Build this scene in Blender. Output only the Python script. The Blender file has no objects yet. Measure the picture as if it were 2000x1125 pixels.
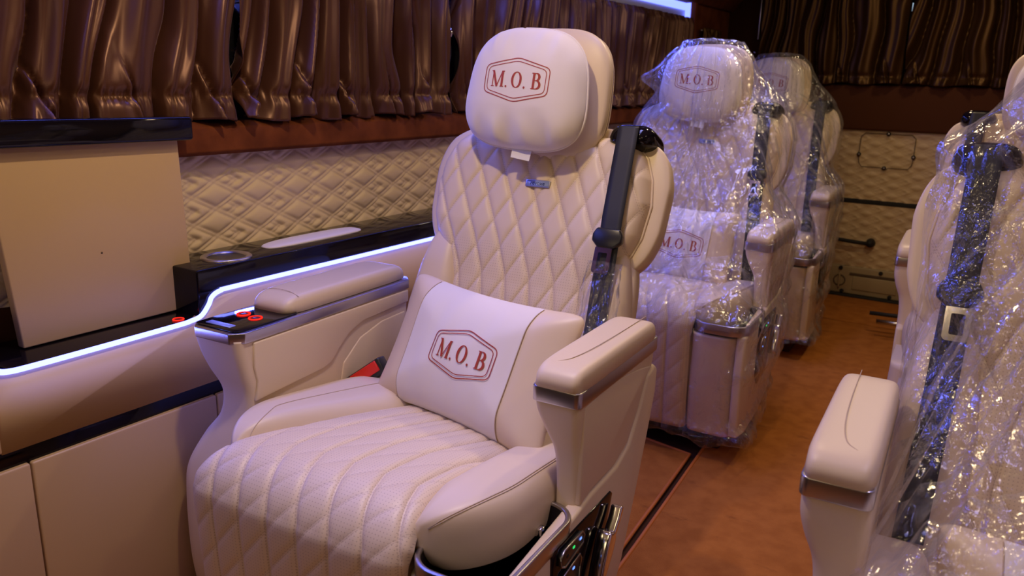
import bpy, bmesh, math, random
import numpy as np
from mathutils import Matrix, Vector, noise

# ------------------------------------------------------------------ camera
C = bpy.context.scene.collection
scene = bpy.context.scene
CAM_H = 1.15
def camera_axes():
    pp = np.array([1000.0, 562.5]); vy = np.array([2030.0, 180.0]) - pp; vx = np.array([-1500.0, 95.0]) - pp
    f = math.sqrt(-(vy @ vx))
    Y = np.array([vy[0], vy[1], f]); Y /= np.linalg.norm(Y)
    X = -np.array([vx[0], vx[1], f]); X /= np.linalg.norm(X)
    Z = np.cross(X, Y)
    return f, np.array([X, Y, Z]).T
F_PX, M = camera_axes()
cam_data = bpy.data.cameras.new('camera'); cam = bpy.data.objects.new('camera', cam_data); C.objects.link(cam)
mw = Matrix.Identity(4)
for i in range(3):
    mw[i][0] = M[0][i]; mw[i][1] = -M[1][i]; mw[i][2] = -M[2][i]
mw[2][3] = CAM_H
cam.matrix_world = mw
cam_data.sensor_width = 36; cam_data.lens = F_PX * 36 / 2000; cam_data.clip_start = .02
cam_data.dof.use_dof = True; cam_data.dof.focus_distance = 1.6; cam_data.dof.aperture_fstop = 5.6
scene.camera = cam

# ------------------------------------------------------------------ world, light, exposure
scene.view_settings.view_transform = 'Standard'; scene.view_settings.look = 'None'
scene.view_settings.gamma = 1; scene.view_settings.use_curve_mapping = False
scene.view_settings.exposure = -0.84
world = bpy.data.worlds.new('world'); scene.world = world; world.use_nodes = True
world.node_tree.nodes['Background'].inputs[0].default_value = (.55, .36, .30, 1)
world.node_tree.nodes['Background'].inputs[1].default_value = .035

def area(name, loc, target, size, energy, color, size_y=None, spread=180):
    d = bpy.data.lights.new(name, 'AREA'); d.energy = energy; d.color = color; d.size = size
    if size_y: d.shape = 'RECTANGLE'; d.size_y = size_y
    d.spread = math.radians(spread)
    o = bpy.data.objects.new(name, d); C.objects.link(o); o.location = loc
    o.rotation_euler = (Vector(target) - Vector(loc)).to_track_quat('-Z', 'Y').to_euler()
    return o
WARM = (1.0, .74, .41); LAV = (.38, .38, 1.0); BLUE = (.11, .15, 1.0)
area('ceiling_spot_light', (-.80, .85, 1.80), (-.86, .9, .5), .05, 12, WARM)
area('ceiling_spot_light', (-.55, 2.05, 1.80), (-.6, 2.0, 0), .05, 8, WARM)
area('ceiling_spot_light', (-.36, 3.2, 1.80), (-.4, 3.1, 0), .08, 9, WARM)
area('ceiling_spot_light', (-.36, 4.1, 1.80), (-.5, 4.2, 0), .10, 2.5, WARM)
area('ceiling_spot_light', (-.1, -.45, 1.72), (-.9, 1.3, .6), .16, 2.4, WARM)
area('ceiling_spot_light', (.25, .9, 1.80), (.1, 1.0, 0), .08, 3.5, WARM)
area('ceiling_led_panel_light', (-.75, .9, 1.78), (-.75, .9, 0), .12, 4.6, LAV, 1.4, 80)
area('ceiling_led_panel_light', (-.9, 2.8, 1.78), (-.9, 2.8, 0), .12, 4.5, LAV, 1.4, 80)
area('ceiling_led_panel_light', (.25, 1.2, 1.78), (.25, 1.2, 0), .12, 4.0, LAV, 1.6, 80)
area('front_fill_light', (-.75, -1.35, 1.45), (-.9, 1.2, .5), .9, 6, WARM, .5)  # added soft warm fill from behind the camera, evens out the cabinet faces
area('console_led_light', (-1.436, .82, .630), (-1.2, .82, .50), .40, .9, BLUE, .01, 170)
area('console_led_light', (-1.436, 1.65, .685), (-1.1, 1.65, .63), 1.1, 3.2, BLUE, .01, 170)
area('window_led_light', (-1.50, 1.75, 1.56), (-1.05, 1.75, .9), 3.3, 21, BLUE, .03, 150)

# ------------------------------------------------------------------ material helpers
MATS = {}
def nodes_of(m): return m.node_tree.nodes, m.node_tree.links
def principled(name, color, rough=.5, metal=0., **kw):
    m = bpy.data.materials.new(name); m.use_nodes = True
    b = m.node_tree.nodes['Principled BSDF']
    b.inputs['Base Color'].default_value = (*color, 1); b.inputs['Roughness'].default_value = rough; b.inputs['Metallic'].default_value = metal
    for k, v in kw.items(): b.inputs[k].default_value = v
    MATS[name] = m; return m
def add_noise_bump(m, scale=300, strength=.1, dist=.001, detail=3, prev=None):
    n, l = nodes_of(m); b = n['Principled BSDF']
    tc = n.new('ShaderNodeTexCoord'); t = n.new('ShaderNodeTexNoise'); t.inputs['Scale'].default_value = scale; t.inputs['Detail'].default_value = detail
    l.new(tc.outputs['Object'], t.inputs['Vector'])
    bp = n.new('ShaderNodeBump'); bp.inputs['Strength'].default_value = strength; bp.inputs['Distance'].default_value = dist
    l.new(t.outputs['Fac'], bp.inputs['Height'])
    if prev: l.new(prev, bp.inputs['Normal'])
    l.new(bp.outputs['Normal'], b.inputs['Normal'])
    return t
def vary(m, c1, c2, scale=8, detail=3, lo=.35, hi=.65):
    n, l = nodes_of(m); b = n['Principled BSDF']
    tc = n.new('ShaderNodeTexCoord'); t = n.new('ShaderNodeTexNoise'); t.inputs['Scale'].default_value = scale; t.inputs['Detail'].default_value = detail
    l.new(tc.outputs['Object'], t.inputs['Vector'])
    r = n.new('ShaderNodeValToRGB'); r.color_ramp.elements[0].position = lo; r.color_ramp.elements[1].position = hi
    r.color_ramp.elements[0].color = (*c1, 1); r.color_ramp.elements[1].color = (*c2, 1)
    l.new(t.outputs['Fac'], r.inputs['Fac']); l.new(r.outputs['Color'], b.inputs['Base Color'])

CREAM = (.69, .555, .385)
m_leather = principled('cream_leather', CREAM, .42); add_noise_bump(m_leather, 900, .12, .0006)
m_suede = principled('cream_suede', (.73, .66, .58), .85, **{'Sheen Weight': .4}); add_noise_bump(m_suede, 700, .15, .0006)
m_board = principled('beige_board', (.55, .38, .215), .45); add_noise_bump(m_board, 600, .06, .0005)
m_black = principled('gloss_black', (.004, .003, .005), .07, **{'Specular IOR Level': .32})
m_plastic = principled('black_plastic', (.012, .012, .014), .3); 
m_rubber = principled('black_rubber', (.012, .011, .012), .7)
m_silver = principled('brushed_silver', (.50, .48, .50), .28, 1.)
m_chrome = principled('chrome', (.80, .78, .80), .12, 1.)
m_belt = principled('belt_webbing', (.012, .013, .018), .6)
m_red = principled('red_plastic', (.65, .02, .015), .35, **{'Emission Color': (.8, .03, .02, 1), 'Emission Strength': 0.0})
m_rust = principled('rust_embroidery', (.34, .040, .010), .6)
m_badge = principled('blue_silver_badge', (.30, .38, .75), .45, .35)
m_tag = principled('white_tag', (.75, .74, .72), .7)
m_seam = principled('seam_thread', (.50, .38, .26), .7)
m_gap = principled('dark_gap', (.10, .065, .04), .8)
m_orange = principled('orange_suede', (.26, .075, .022), .9, **{'Specular IOR Level': .2}); add_noise_bump(m_orange, 500, .2, .0008)
vary(m_orange, (.105, .025, .007), (.175, .046, .013), 14, 4)
m_brown = principled('brown_suede', (.085, .028, .010), .9, **{'Specular IOR Level': .2}); add_noise_bump(m_brown, 500, .2, .0008)
m_curtain = principled('brown_satin', (.060, .022, .012), .38, **{'Sheen Weight': .15, 'Sheen Roughness': .3, 'Sheen Tint': (.9, .6, .6, 1), 'Specular IOR Level': .85, 'Specular Tint': (1.0, .62, .48, 1)}); add_noise_bump(m_curtain, 40, .12, .002)
m_curtain_rear = principled('dark_brown_satin', (.030, .013, .004), .40, **{'Specular IOR Level': .8, 'Specular Tint': (1.0, .58, .28, 1)}); add_noise_bump(m_curtain_rear, 40, .12, .002)
m_carpet = principled('rust_carpet', (.3, .11, .04), .95, **{'Specular IOR Level': .15})
vary(m_carpet, (.40, .135, .024), (.49, .175, .034), 17, 9, .36, .62); add_noise_bump(m_carpet, 420, .8, .004, 4)
m_carpet_dark = principled('rust_carpet_backing', (.07, .022, .010), .95); add_noise_bump(m_carpet_dark, 420, .6, .004, 4)
m_pipe = principled('orange_piping', (.55, .16, .025), .6)
m_white = principled('white_lining', (.62, .62, .60), .6)
m_ceiling = principled('cream_ceiling', (.70, .62, .52), .8)
m_tan = principled('tan_panel', (.40, .31, .18), .5); add_noise_bump(m_tan, 300, .1, .0006)
m_quilt_rear = principled('tan_quilted_leather', (.66, .49, .29), .5); add_noise_bump(m_quilt_rear, 600, .1, .0006)
m_quilt_side = principled('cream_quilted_leather', (.66, .52, .37), .45); add_noise_bump(m_quilt_side, 700, .12, .0006)
m_glass = principled('window_glass', (.02, .02, .03), .05, **{'Transmission Weight': .0})
def emis(name, col, s):
    m = bpy.data.materials.new(name); m.use_nodes = True; n, l = nodes_of(m); n.clear()
    e = n.new('ShaderNodeEmission'); e.inputs[0].default_value = (*col, 1); e.inputs[1].default_value = s
    o = n.new('ShaderNodeOutputMaterial'); l.new(e.outputs[0], o.inputs[0]); MATS[name] = m; return m
m_led = emis('led_white_blue', (.17, .19, 1.0), 9.5)
m_blueglow = emis('blue_glow', (.12, .16, 1.0), 7.0)
m_ring = emis('red_ring_light', (1.0, .02, .01), 3.0)
m_daylight = emis('daylight_slit', (.6, .8, 1.0), 1.5)
m_green = emis('green_indicator', (.05, 1.0, .2), 1.5)
m_bluedot = emis('blue_indicator', (.15, .3, 1.0), 3.0)

def carpet_stains(m):
    n, l = nodes_of(m); b = n['Principled BSDF']; src = b.inputs['Base Color'].links[0].from_socket
    tc = n.new('ShaderNodeTexCoord'); mp = n.new('ShaderNodeMapping'); mp.inputs['Scale'].default_value = (1, 2.2, 1); l.new(tc.outputs['Object'], mp.inputs['Vector'])
    t = n.new('ShaderNodeTexNoise'); t.inputs['Scale'].default_value = 5.5; t.inputs['Detail'].default_value = 8; t.inputs['Roughness'].default_value = .7; l.new(mp.outputs[0], t.inputs['Vector'])
    r = n.new('ShaderNodeMapRange'); r.inputs['From Min'].default_value = .60; r.inputs['From Max'].default_value = .70; r.inputs['To Max'].default_value = .5; l.new(t.outputs['Fac'], r.inputs['Value'])
    x = n.new('ShaderNodeMix'); x.data_type = 'RGBA'; l.new(src, x.inputs[6]); x.inputs[7].default_value = (.16, .05, .012, 1); l.new(r.outputs[0], x.inputs[0]); l.new(x.outputs[2], b.inputs['Base Color'])
carpet_stains(m_carpet)

# quilted leather: UV map 'quilt' holds the two lattice coordinates, 'surf' the metres on the surface
def quilt_material(name, color, limit=.385):
    m = principled(name, color, .45); n, l = nodes_of(m); b = n['Principled BSDF']
    uq = n.new('ShaderNodeUVMap'); uq.uv_map = 'quilt'; us = n.new('ShaderNodeUVMap'); us.uv_map = 'surf'
    def math_(op, a, b_=None, c=None):
        x = n.new('ShaderNodeMath'); x.operation = op
        for i, v in enumerate((a, b_, c)):
            if v is None: continue
            if isinstance(v, (int, float)): x.inputs[i].default_value = v
            else: l.new(v, x.inputs[i])
        return x.outputs[0]
    sq = n.new('ShaderNodeSeparateXYZ'); l.new(uq.outputs[0], sq.inputs[0])
    ss = n.new('ShaderNodeSeparateXYZ'); l.new(us.outputs[0], ss.inputs[0])
    def line(c):   # 1 beside a seam, dashed along the surface
        f = math_('PINGPONG', math_('ADD', c, 100.0), .5)
        near = math_('LESS_THAN', math_('ABSOLUTE', math_('SUBTRACT', f, .030)), .013)
        return near
    dash = math_('GREATER_THAN', math_('FRACT', math_('MULTIPLY', ss.outputs[1], 190.0)), .35)
    st = math_('MULTIPLY', math_('MAXIMUM', line(sq.outputs[0]), line(sq.outputs[1])), dash)
    # perforation dots
    gx = math_('SUBTRACT', math_('FRACT', math_('MULTIPLY', ss.outputs[0], 165.0)), .5)
    gy = math_('SUBTRACT', math_('FRACT', math_('MULTIPLY', ss.outputs[1], 165.0)), .5)
    r2 = math_('ADD', math_('MULTIPLY', gx, gx), math_('MULTIPLY', gy, gy))
    dot = math_('LESS_THAN', r2, .022)
    dot = math_('MULTIPLY', dot, math_('LESS_THAN', ss.outputs[1], limit))
    mix = n.new('ShaderNodeMix'); mix.data_type = 'RGBA'; mix.inputs[6].default_value = (*color, 1); mix.inputs[7].default_value = (.45, .34, .24, 1)
    l.new(math_('MULTIPLY', st, .55), mix.inputs[0])
    mix2 = n.new('ShaderNodeMix'); mix2.data_type = 'RGBA'; mix2.inputs[7].default_value = (.30, .20, .14, 1)
    l.new(mix.outputs[2], mix2.inputs[6]); l.new(math_('MULTIPLY', dot, .5), mix2.inputs[0])
    l.new(mix2.outputs[2], b.inputs['Base Color'])
    t = n.new('ShaderNodeTexNoise'); t.inputs['Scale'].default_value = 900; tc = n.new('ShaderNodeTexCoord'); l.new(tc.outputs['Object'], t.inputs['Vector'])
    bp = n.new('ShaderNodeBump'); bp.inputs['Strength'].default_value = .25; bp.inputs['Distance'].default_value = .0006
    l.new(math_('SUBTRACT', math_('MULTIPLY', t.outputs['Fac'], .5), math_('ADD', dot, st)), bp.inputs['Height']); l.new(bp.outputs[0], b.inputs['Normal'])
    return m
m_quilt = quilt_material('quilted_back_leather', CREAM)
m_quilt_c = quilt_material('perforated_cushion_leather', CREAM, 9.0)

def film_material():
    m = bpy.data.materials.new('clear_plastic_film'); m.use_nodes = True; n, l = nodes_of(m); n.clear()
    out = n.new('ShaderNodeOutputMaterial'); tr = n.new('ShaderNodeBsdfTransparent'); tr.inputs[0].default_value = (.985, .985, .99, 1)
    gl = n.new('ShaderNodeBsdfGlossy'); gl.inputs['Roughness'].default_value = .17; gl.inputs[0].default_value = (1, 1, 1, 1)
    df = n.new('ShaderNodeBsdfDiffuse'); df.inputs[0].default_value = (.85, .85, .9, 1)
    lw = n.new('ShaderNodeLayerWeight'); lw.inputs[0].default_value = .35
    tc = n.new('ShaderNodeTexCoord'); mp = n.new('ShaderNodeMapping'); mp.inputs['Scale'].default_value = (1, 1, .25)
    l.new(tc.outputs['Object'], mp.inputs['Vector'])
    def nz(scale, detail, vec):
        t = n.new('ShaderNodeTexNoise'); t.inputs['Scale'].default_value = scale; t.inputs['Detail'].default_value = detail; l.new(vec, t.inputs['Vector']); return t
    def ridge(o):      # sharp creases
        a = n.new('ShaderNodeMath'); a.operation = 'SUBTRACT'; a.inputs[1].default_value = .5; l.new(o, a.inputs[0])
        b = n.new('ShaderNodeMath'); b.operation = 'ABSOLUTE'; l.new(a.outputs[0], b.inputs[0]); return b.outputs[0]
    long_ = nz(7, 3, mp.outputs[0]); fine = nz(26, 4, tc.outputs['Object']); mask = nz(4.5, 2, tc.outputs['Object'])
    mk = n.new('ShaderNodeMapRange'); mk.inputs['From Min'].default_value = .42; mk.inputs['From Max'].default_value = .66; mk.inputs['To Min'].default_value = .12; l.new(mask.outputs['Fac'], mk.inputs['Value'])
    fm = n.new('ShaderNodeMath'); fm.operation = 'MULTIPLY'; l.new(ridge(fine.outputs['Fac']), fm.inputs[0]); l.new(mk.outputs[0], fm.inputs[1])
    b1 = n.new('ShaderNodeBump'); b1.inputs['Strength'].default_value = 1; b1.inputs['Distance'].default_value = .13; l.new(ridge(long_.outputs['Fac']), b1.inputs['Height'])
    b2 = n.new('ShaderNodeBump'); b2.inputs['Strength'].default_value = 1; b2.inputs['Distance'].default_value = .035; l.new(fm.outputs[0], b2.inputs['Height']); l.new(b1.outputs[0], b2.inputs['Normal'])
    for s_ in (gl, lw): l.new(b2.outputs[0], s_.inputs['Normal'])
    a = n.new('ShaderNodeMixShader'); a.inputs[0].default_value = .18; l.new(gl.outputs[0], a.inputs[1]); l.new(df.outputs[0], a.inputs[2])
    fr = n.new('ShaderNodeMapRange'); fr.inputs['From Min'].default_value = 0.1; fr.inputs['From Max'].default_value = 1.0; fr.inputs['To Min'].default_value = .055; fr.inputs['To Max'].default_value = .60
    l.new(lw.outputs['Facing'], fr.inputs['Value'])
    c = n.new('ShaderNodeMixShader'); l.new(fr.outputs[0], c.inputs[0]); l.new(tr.outputs[0], c.inputs[1]); l.new(a.outputs[0], c.inputs[2])
    l.new(c.outputs[0], out.inputs[0]); return m
m_film = film_material()

# ------------------------------------------------------------------ object helpers
def link(name, me, mat, parent=None, smooth=True):
    o = bpy.data.objects.new(name, me); C.objects.link(o)
    if mat is not None: me.materials.append(mat)
    if parent is not None: o.parent = parent
    if smooth:
        me.polygons.foreach_set('use_smooth', [True] * len(me.polygons))
    return o
def tag(o, label, cat, group=None):
    o['label'] = label; o['category'] = cat
    if group: o['group'] = group
    return o
def struct(o): o['kind'] = 'structure'; return o
def thing(name, label, cat, loc=(0, 0, 0), rz=0, group=None):
    o = bpy.data.objects.new(name, None); C.objects.link(o); o.location = loc; o.rotation_euler = (0, 0, rz)
    o.empty_display_size = .05
    return tag(o, label, cat, group)
def mesh_from(name, V, Fc, mat, parent=None, smooth=True):
    me = bpy.data.meshes.new(name); me.from_pydata([tuple(v) for v in V], [], [tuple(f) for f in Fc]); me.update()
    return link(name, me, mat, parent, smooth)
def fix_normals(o):
    bm = bmesh.new(); bm.from_mesh(o.data); bmesh.ops.recalc_face_normals(bm, faces=bm.faces[:]); bm.to_mesh(o.data); bm.free()
    return o
def add_uv(o, name, uvs):
    lay = o.data.uv_layers.new(name=name)
    idx = np.empty(len(o.data.loops), dtype=np.int32); o.data.loops.foreach_get('vertex_index', idx)
    lay.data.foreach_set('uv', np.asarray(uvs, dtype=np.float32)[idx].ravel())
def grid_faces(nv, nu, wrap=False, base=0):
    f = []
    for j in range(nv - 1):
        for i in range(nu if wrap else nu - 1):
            a = base + j * nu + i; b = base + j * nu + (i + 1) % nu
            f.append((a, b, b + nu, a + nu))
    return f
def sheet(name, P, mat, parent=None, uvs=None, wrap=False, flip=False, caps=False):
    nv, nu = P.shape[:2]; F = grid_faces(nv, nu, wrap)
    if caps:
        F.append(tuple(range(nu))[::-1]); F.append(tuple((nv - 1) * nu + i for i in range(nu)))
    if flip: F = [f[::-1] for f in F]
    o = mesh_from(name, P.reshape(-1, 3).tolist(), F, mat, parent)
    if uvs:
        for k, v in uvs.items(): add_uv(o, k, v.reshape(-1, 2))
    return o
def sheets_pair(name, PF, PB, mat, parent):
    nv, nu = PF.shape[:2]
    V = np.vstack([PF.reshape(-1, 3), PB.reshape(-1, 3)]); F = grid_faces(nv, nu) + [f[::-1] for f in grid_faces(nv, nu, base=nv * nu)]
    me = bpy.data.meshes.new(name); me.from_pydata(V.tolist(), [], F)
    bm = bmesh.new(); bm.from_mesh(me); bmesh.ops.remove_doubles(bm, verts=bm.verts[:], dist=1e-5); bmesh.ops.recalc_face_normals(bm, faces=bm.faces[:]); bm.to_mesh(me); bm.free()
    return link(name, me, mat, parent)
class Frame:      # local frame: point = O + x*U + w*W + d*N
    def __init__(s, O, U, W, N): s.O, s.U, s.W, s.N = [np.array(v, float) for v in (O, U, W, N)]
    def __call__(s, x, w, d):
        x, w, d = np.broadcast_arrays(np.asarray(x, float), w, d)
        return s.O + x[..., None] * s.U + w[..., None] * s.W + d[..., None] * s.N
    def shift(s, x, w, d): return Frame(s(x, w, d), s.U, s.W, s.N)
    def roll(s, a): c, q = math.cos(a), math.sin(a); return Frame(s.O, c * s.U + q * s.W, -q * s.U + c * s.W, s.N)
def lean(y0, z0, r, x0=0.):      # upright frame facing the front (-y), reclined by r
    return Frame((x0, y0, z0), (1, 0, 0), (0, math.sin(r), math.cos(r)), (0, -math.cos(r), math.sin(r)))
def pad_xy(n, m, hw, hh, k):
    # square -> superellipse of exponent k, denser near the rim
    t = np.linspace(-1, 1, n); u = np.sign(t) * (1 - (1 - np.abs(t)) ** 1.35)
    t = np.linspace(-1, 1, m); v = np.sign(t) * (1 - (1 - np.abs(t)) ** 1.35)
    U, Vv = np.meshgrid(u, v); r = np.maximum(np.abs(U), np.abs(Vv)); rr = np.where(r < 1e-9, 1, r)
    cu, cv = U / rr, Vv / rr; fac = 1 / (np.abs(cu) ** k + np.abs(cv) ** k) ** (1 / k)
    fac = np.where(r < 1e-9, 1, fac)
    # keep the map smooth inside
    blend = r ** 2; fac = fac * blend + (1 - blend) * (fac * .5 + .5) if False else fac
    return U * fac * hw, Vv * fac * hh, r
def dome(r, a=3., b=.5): return np.clip(1 - r ** a, 0, 1) ** b
def pad(name, fr, hw, hh, Tf, Tb, mat, parent=None, k=5, n=36, m=36, a=4, b=.5, xw=None, disp=None, outline=None, bend=None):
    X, W, r = pad_xy(n, m, hw, hh, k); D = dome(r, a, b)
    if outline: X, W = outline(X, W)
    df = Tf * D; db = -Tb * D
    if disp is not None: df = df + disp(X, W) * D
    if bend is not None: df = df + bend(X, W); db = db + bend(X, W)
    return sheets_pair(name, fr(X, W, df), fr(X, W, db), mat, parent)
def tube(name, pts, rad, mat, parent=None, closed=False, seg=8, flat=None):
    P = np.array(pts, float); n = len(P)
    if closed: T = np.roll(P, -1, 0) - np.roll(P, 1, 0)
    else: T = np.gradient(P, axis=0)
    T /= np.linalg.norm(T, axis=1)[:, None] + 1e-12
    up = np.array([0, 0, 1.0]) if abs(T[0, 2]) < .9 else np.array([1.0, 0, 0])
    A = np.cross(T, up); ln = np.linalg.norm(A, axis=1)
    for i in range(n):
        if ln[i] < 1e-3: A[i] = A[i - 1]; ln[i] = np.linalg.norm(A[i])
    A /= ln[:, None]; B = np.cross(A, T)
    ang = np.linspace(0, 2 * math.pi, seg, endpoint=False)
    r = np.broadcast_to(np.asarray(rad, float), (n,))
    V = P[:, None] + r[:, None, None] * (np.cos(ang)[None, :, None] * A[:, None] + np.sin(ang)[None, :, None] * B[:, None])
    F = grid_faces(n, seg, True)
    if closed: F += [((n - 1) * seg + i, (n - 1) * seg + (i + 1) % seg, (i + 1) % seg, i) for i in range(seg)]
    else: F += [tuple(range(seg))[::-1], tuple((n - 1) * seg + i for i in range(seg))]
    return fix_normals(mesh_from(name, V.reshape(-1, 3).tolist(), F, mat, parent))
def spline(pts, n=40, closed=False):
    P = np.array(pts, float); out = []
    m = len(P); rng = m if closed else m - 1
    for i in range(rng):
        p0, p1, p2, p3 = (P[(i - 1) % m], P[i], P[(i + 1) % m], P[(i + 2) % m]) if closed else (P[max(i - 1, 0)], P[i], P[i + 1], P[min(i + 2, m - 1)])
        k = max(2, n // rng)
        for t in np.linspace(0, 1, k, endpoint=False):
            out.append(.5 * ((2 * p1) + (-p0 + p2) * t + (2 * p0 - 5 * p1 + 4 * p2 - p3) * t * t + (-p0 + 3 * p1 - 3 * p2 + p3) * t ** 3))
    if not closed: out.append(P[-1])
    return np.array(out)
def bevel(o, w, seg=3):
    b = o.modifiers.new('Bevel', 'BEVEL'); b.width = w; b.segments = seg; b.limit_method = 'ANGLE'; b.angle_limit = .6; b.harden_normals = False
    return o
def prism(name, poly, axis, a0, a1, mat, parent=None, bev=.003, seg=3):
    # polygon in the plane normal to axis ('x': (y,z); 'y': (x,z); 'z': (x,y))
    n = len(poly); V = []
    for a in (a0, a1):
        for p in poly:
            V.append({'x': (a, p[0], p[1]), 'y': (p[0], a, p[1]), 'z': (p[0], p[1], a)}[axis])
    F = [tuple(range(n)), tuple(range(n, 2 * n))[::-1]] + [(i, i + n, (i + 1) % n + n, (i + 1) % n) for i in range(n)]
    o = fix_normals(mesh_from(name, V, F, mat, parent))
    if bev: bevel(o, bev, seg)
    return o
def box(name, x0, x1, y0, y1, z0, z1, mat, parent=None, bev=.003, seg=3):
    return prism(name, [(x0, y0), (x1, y0), (x1, y1), (x0, y1)], 'z', z0, z1, mat, parent, bev, seg)
def rrect(x0, x1, y0, y1, r, k=6):
    r = min(r, (x1 - x0) / 2 - 1e-4, (y1 - y0) / 2 - 1e-4); out = []
    for cx, cy, a in ((x1 - r, y0 + r, -90), (x1 - r, y1 - r, 0), (x0 + r, y1 - r, 90), (x0 + r, y0 + r, 180)):
        for t in range(k + 1):
            q = math.radians(a + 90 * t / k); out.append((cx + r * math.cos(q), cy + r * math.sin(q)))
    return out
def zloft(name, secs, mat, parent=None, k=6):       # sections (z, x0, x1, y0, y1, r)
    S = np.array(secs, float)
    zs = np.linspace(0, len(S) - 1, (len(S) - 1) * 6 + 1); Q = spline(S, (len(S) - 1) * 6)
    P = np.array([[(x, y, q[0]) for x, y in rrect(q[1], q[2], q[3], q[4], q[5], k)] for q in Q])
    return fix_normals(sheet(name, P, mat, parent, wrap=True, caps=True))
def ribbon(name, strokes, surf, mat, parent=None, lift=.0007):
    # strokes: list of (2D points, widths); surf(x, w, lift) -> 3D
    V = []; F = []
    for pts, wd in strokes:
        P = np.array(pts, float); n = len(P); wd = np.broadcast_to(np.asarray(wd, float), (n,))
        T = np.gradient(P, axis=0); T /= np.linalg.norm(T, axis=1)[:, None] + 1e-12
        N = np.stack([-T[:, 1], T[:, 0]], 1)
        L = P + N * wd[:, None] / 2; R = P - N * wd[:, None] / 2; b = len(V)
        for i in range(n):
            V.append(surf(L[i, 0], L[i, 1], lift)); V.append(surf(R[i, 0], R[i, 1], lift))
            if i: F.append((b + 2 * i - 2, b + 2 * i, b + 2 * i + 1, b + 2 * i - 1))
    return mesh_from(name, [np.asarray(v).reshape(3) for v in V], F, mat, parent, False)
def seg2(a, b, n=8): return [(a[0] + (b[0] - a[0]) * t, a[1] + (b[1] - a[1]) * t) for t in np.linspace(0, 1, n)]

# ------------------------------------------------------------------ the embroidered crest: M. O. B in a double six-sided frame
def letter_strokes(h):
    S = []
    def add(pts, w, ox, sx=.92): S.append(([((ox + p[0] * sx) * h, (p[1] - .5) * h) for p in pts], np.asarray(w) * h * 1.18))
    o = -1.80
    add(seg2((.12, .0), (.12, 1)), .055, o); add(seg2((.10, 1), (.49, 0)), .13, o); add(seg2((.47, 0), (.86, 1)), .055, o); add(seg2((.88, 0), (.88, 1)), .135, o)
    for a, b, y in ((0, .26, .02), (-.03, .16, .98), (.74, 1.04, .02), (.84, 1.04, .98)): add(seg2((a, y), (b, y), 4), .045, o)
    def dot(cx):
        t = np.linspace(-.07, .07, 7); S.append(([((cx + q) * h, (-.5 + .05) * h) for q in t], 2 * np.sqrt(np.clip(.0052 - t * t, 1e-6, 1)) * h))
    dot(o + 1.13)
    o2 = -.28; t = np.linspace(0, 2 * math.pi, 41)
    add([(.38 + .33 * math.cos(q), .5 + .48 * math.sin(q)) for q in t], [.045 + .095 * abs(math.cos(q)) ** 1.3 for q in t], o2)
    dot(o2 + .95)
    o3 = 1.15
    add(seg2((.17, 0), (.17, 1)), .135, o3)
    for a, b, y in ((.0, .2, .02), (.0, .2, .98)): add(seg2((a, y), (b, y), 4), .045, o3)
    t = np.linspace(math.pi / 2, -math.pi / 2, 17)
    add([(.17, .98)] + [(.33 + .23 * math.cos(q), .755 + .225 * math.sin(q)) for q in t] + [(.17, .53)], [.04] + [.04 + .10 * abs(math.cos(q)) for q in t] + [.04], o3)
    add([(.17, .53)] + [(.36 + .28 * math.cos(q), .275 + .255 * math.sin(q)) for q in t] + [(.17, .02)], [.04] + [.04 + .10 * abs(math.cos(q)) for q in t] + [.04], o3)
    return S
def hex_frame(w, h, lw):
    c = [(-.5 * w, .30 * h), (0, .5 * h), (.5 * w, .30 * h), (.5 * w, -.30 * h), (0, -.5 * h), (-.5 * w, -.30 * h)]
    pts = []
    for i in range(6):
        p, q, r = np.array(c[i - 1]), np.array(c[i]), np.array(c[(i + 1) % 6])
        rad = .07 * w; a = q + (p - q) / np.linalg.norm(p - q) * rad; b = q + (r - q) / np.linalg.norm(r - q) * rad
        for t in np.linspace(0, 1, 6): pts.append((1 - t) ** 2 * a + 2 * t * (1 - t) * q + t * t * b)
        nx = r + (q - r) / np.linalg.norm(q - r) * rad
        for t in np.linspace(0, 1, 8)[1:-1]: pts.append(b + (nx - b) * t)
    pts.append(pts[0]); pts.append(pts[1])
    return (np.array(pts), lw)
def crest(parent, surf, w=.155, name='embroidered_crest'):
    S = letter_strokes(w * .215) + [hex_frame(w, w * .60, w * .0125), hex_frame(w * .91, w * .51, w * .010)]
    return ribbon(name, S, surf, m_rust, parent)

def text_mesh(name, body, size, mat, parent, mtx, extrude=.0003):
    cu = bpy.data.curves.new(name, 'FONT'); cu.body = body; cu.size = size; cu.extrude = extrude; cu.align_x = 'CENTER'; cu.align_y = 'CENTER'
    o = bpy.data.objects.new('tmp', cu); C.objects.link(o)
    bpy.context.view_layer.update()
    me = bpy.data.meshes.new_from_object(o.evaluated_get(bpy.context.evaluated_depsgraph_get()))
    bpy.data.objects.remove(o); me.transform(mtx); me.materials.clear()
    return link(name, me, mat, parent, False)

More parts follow.
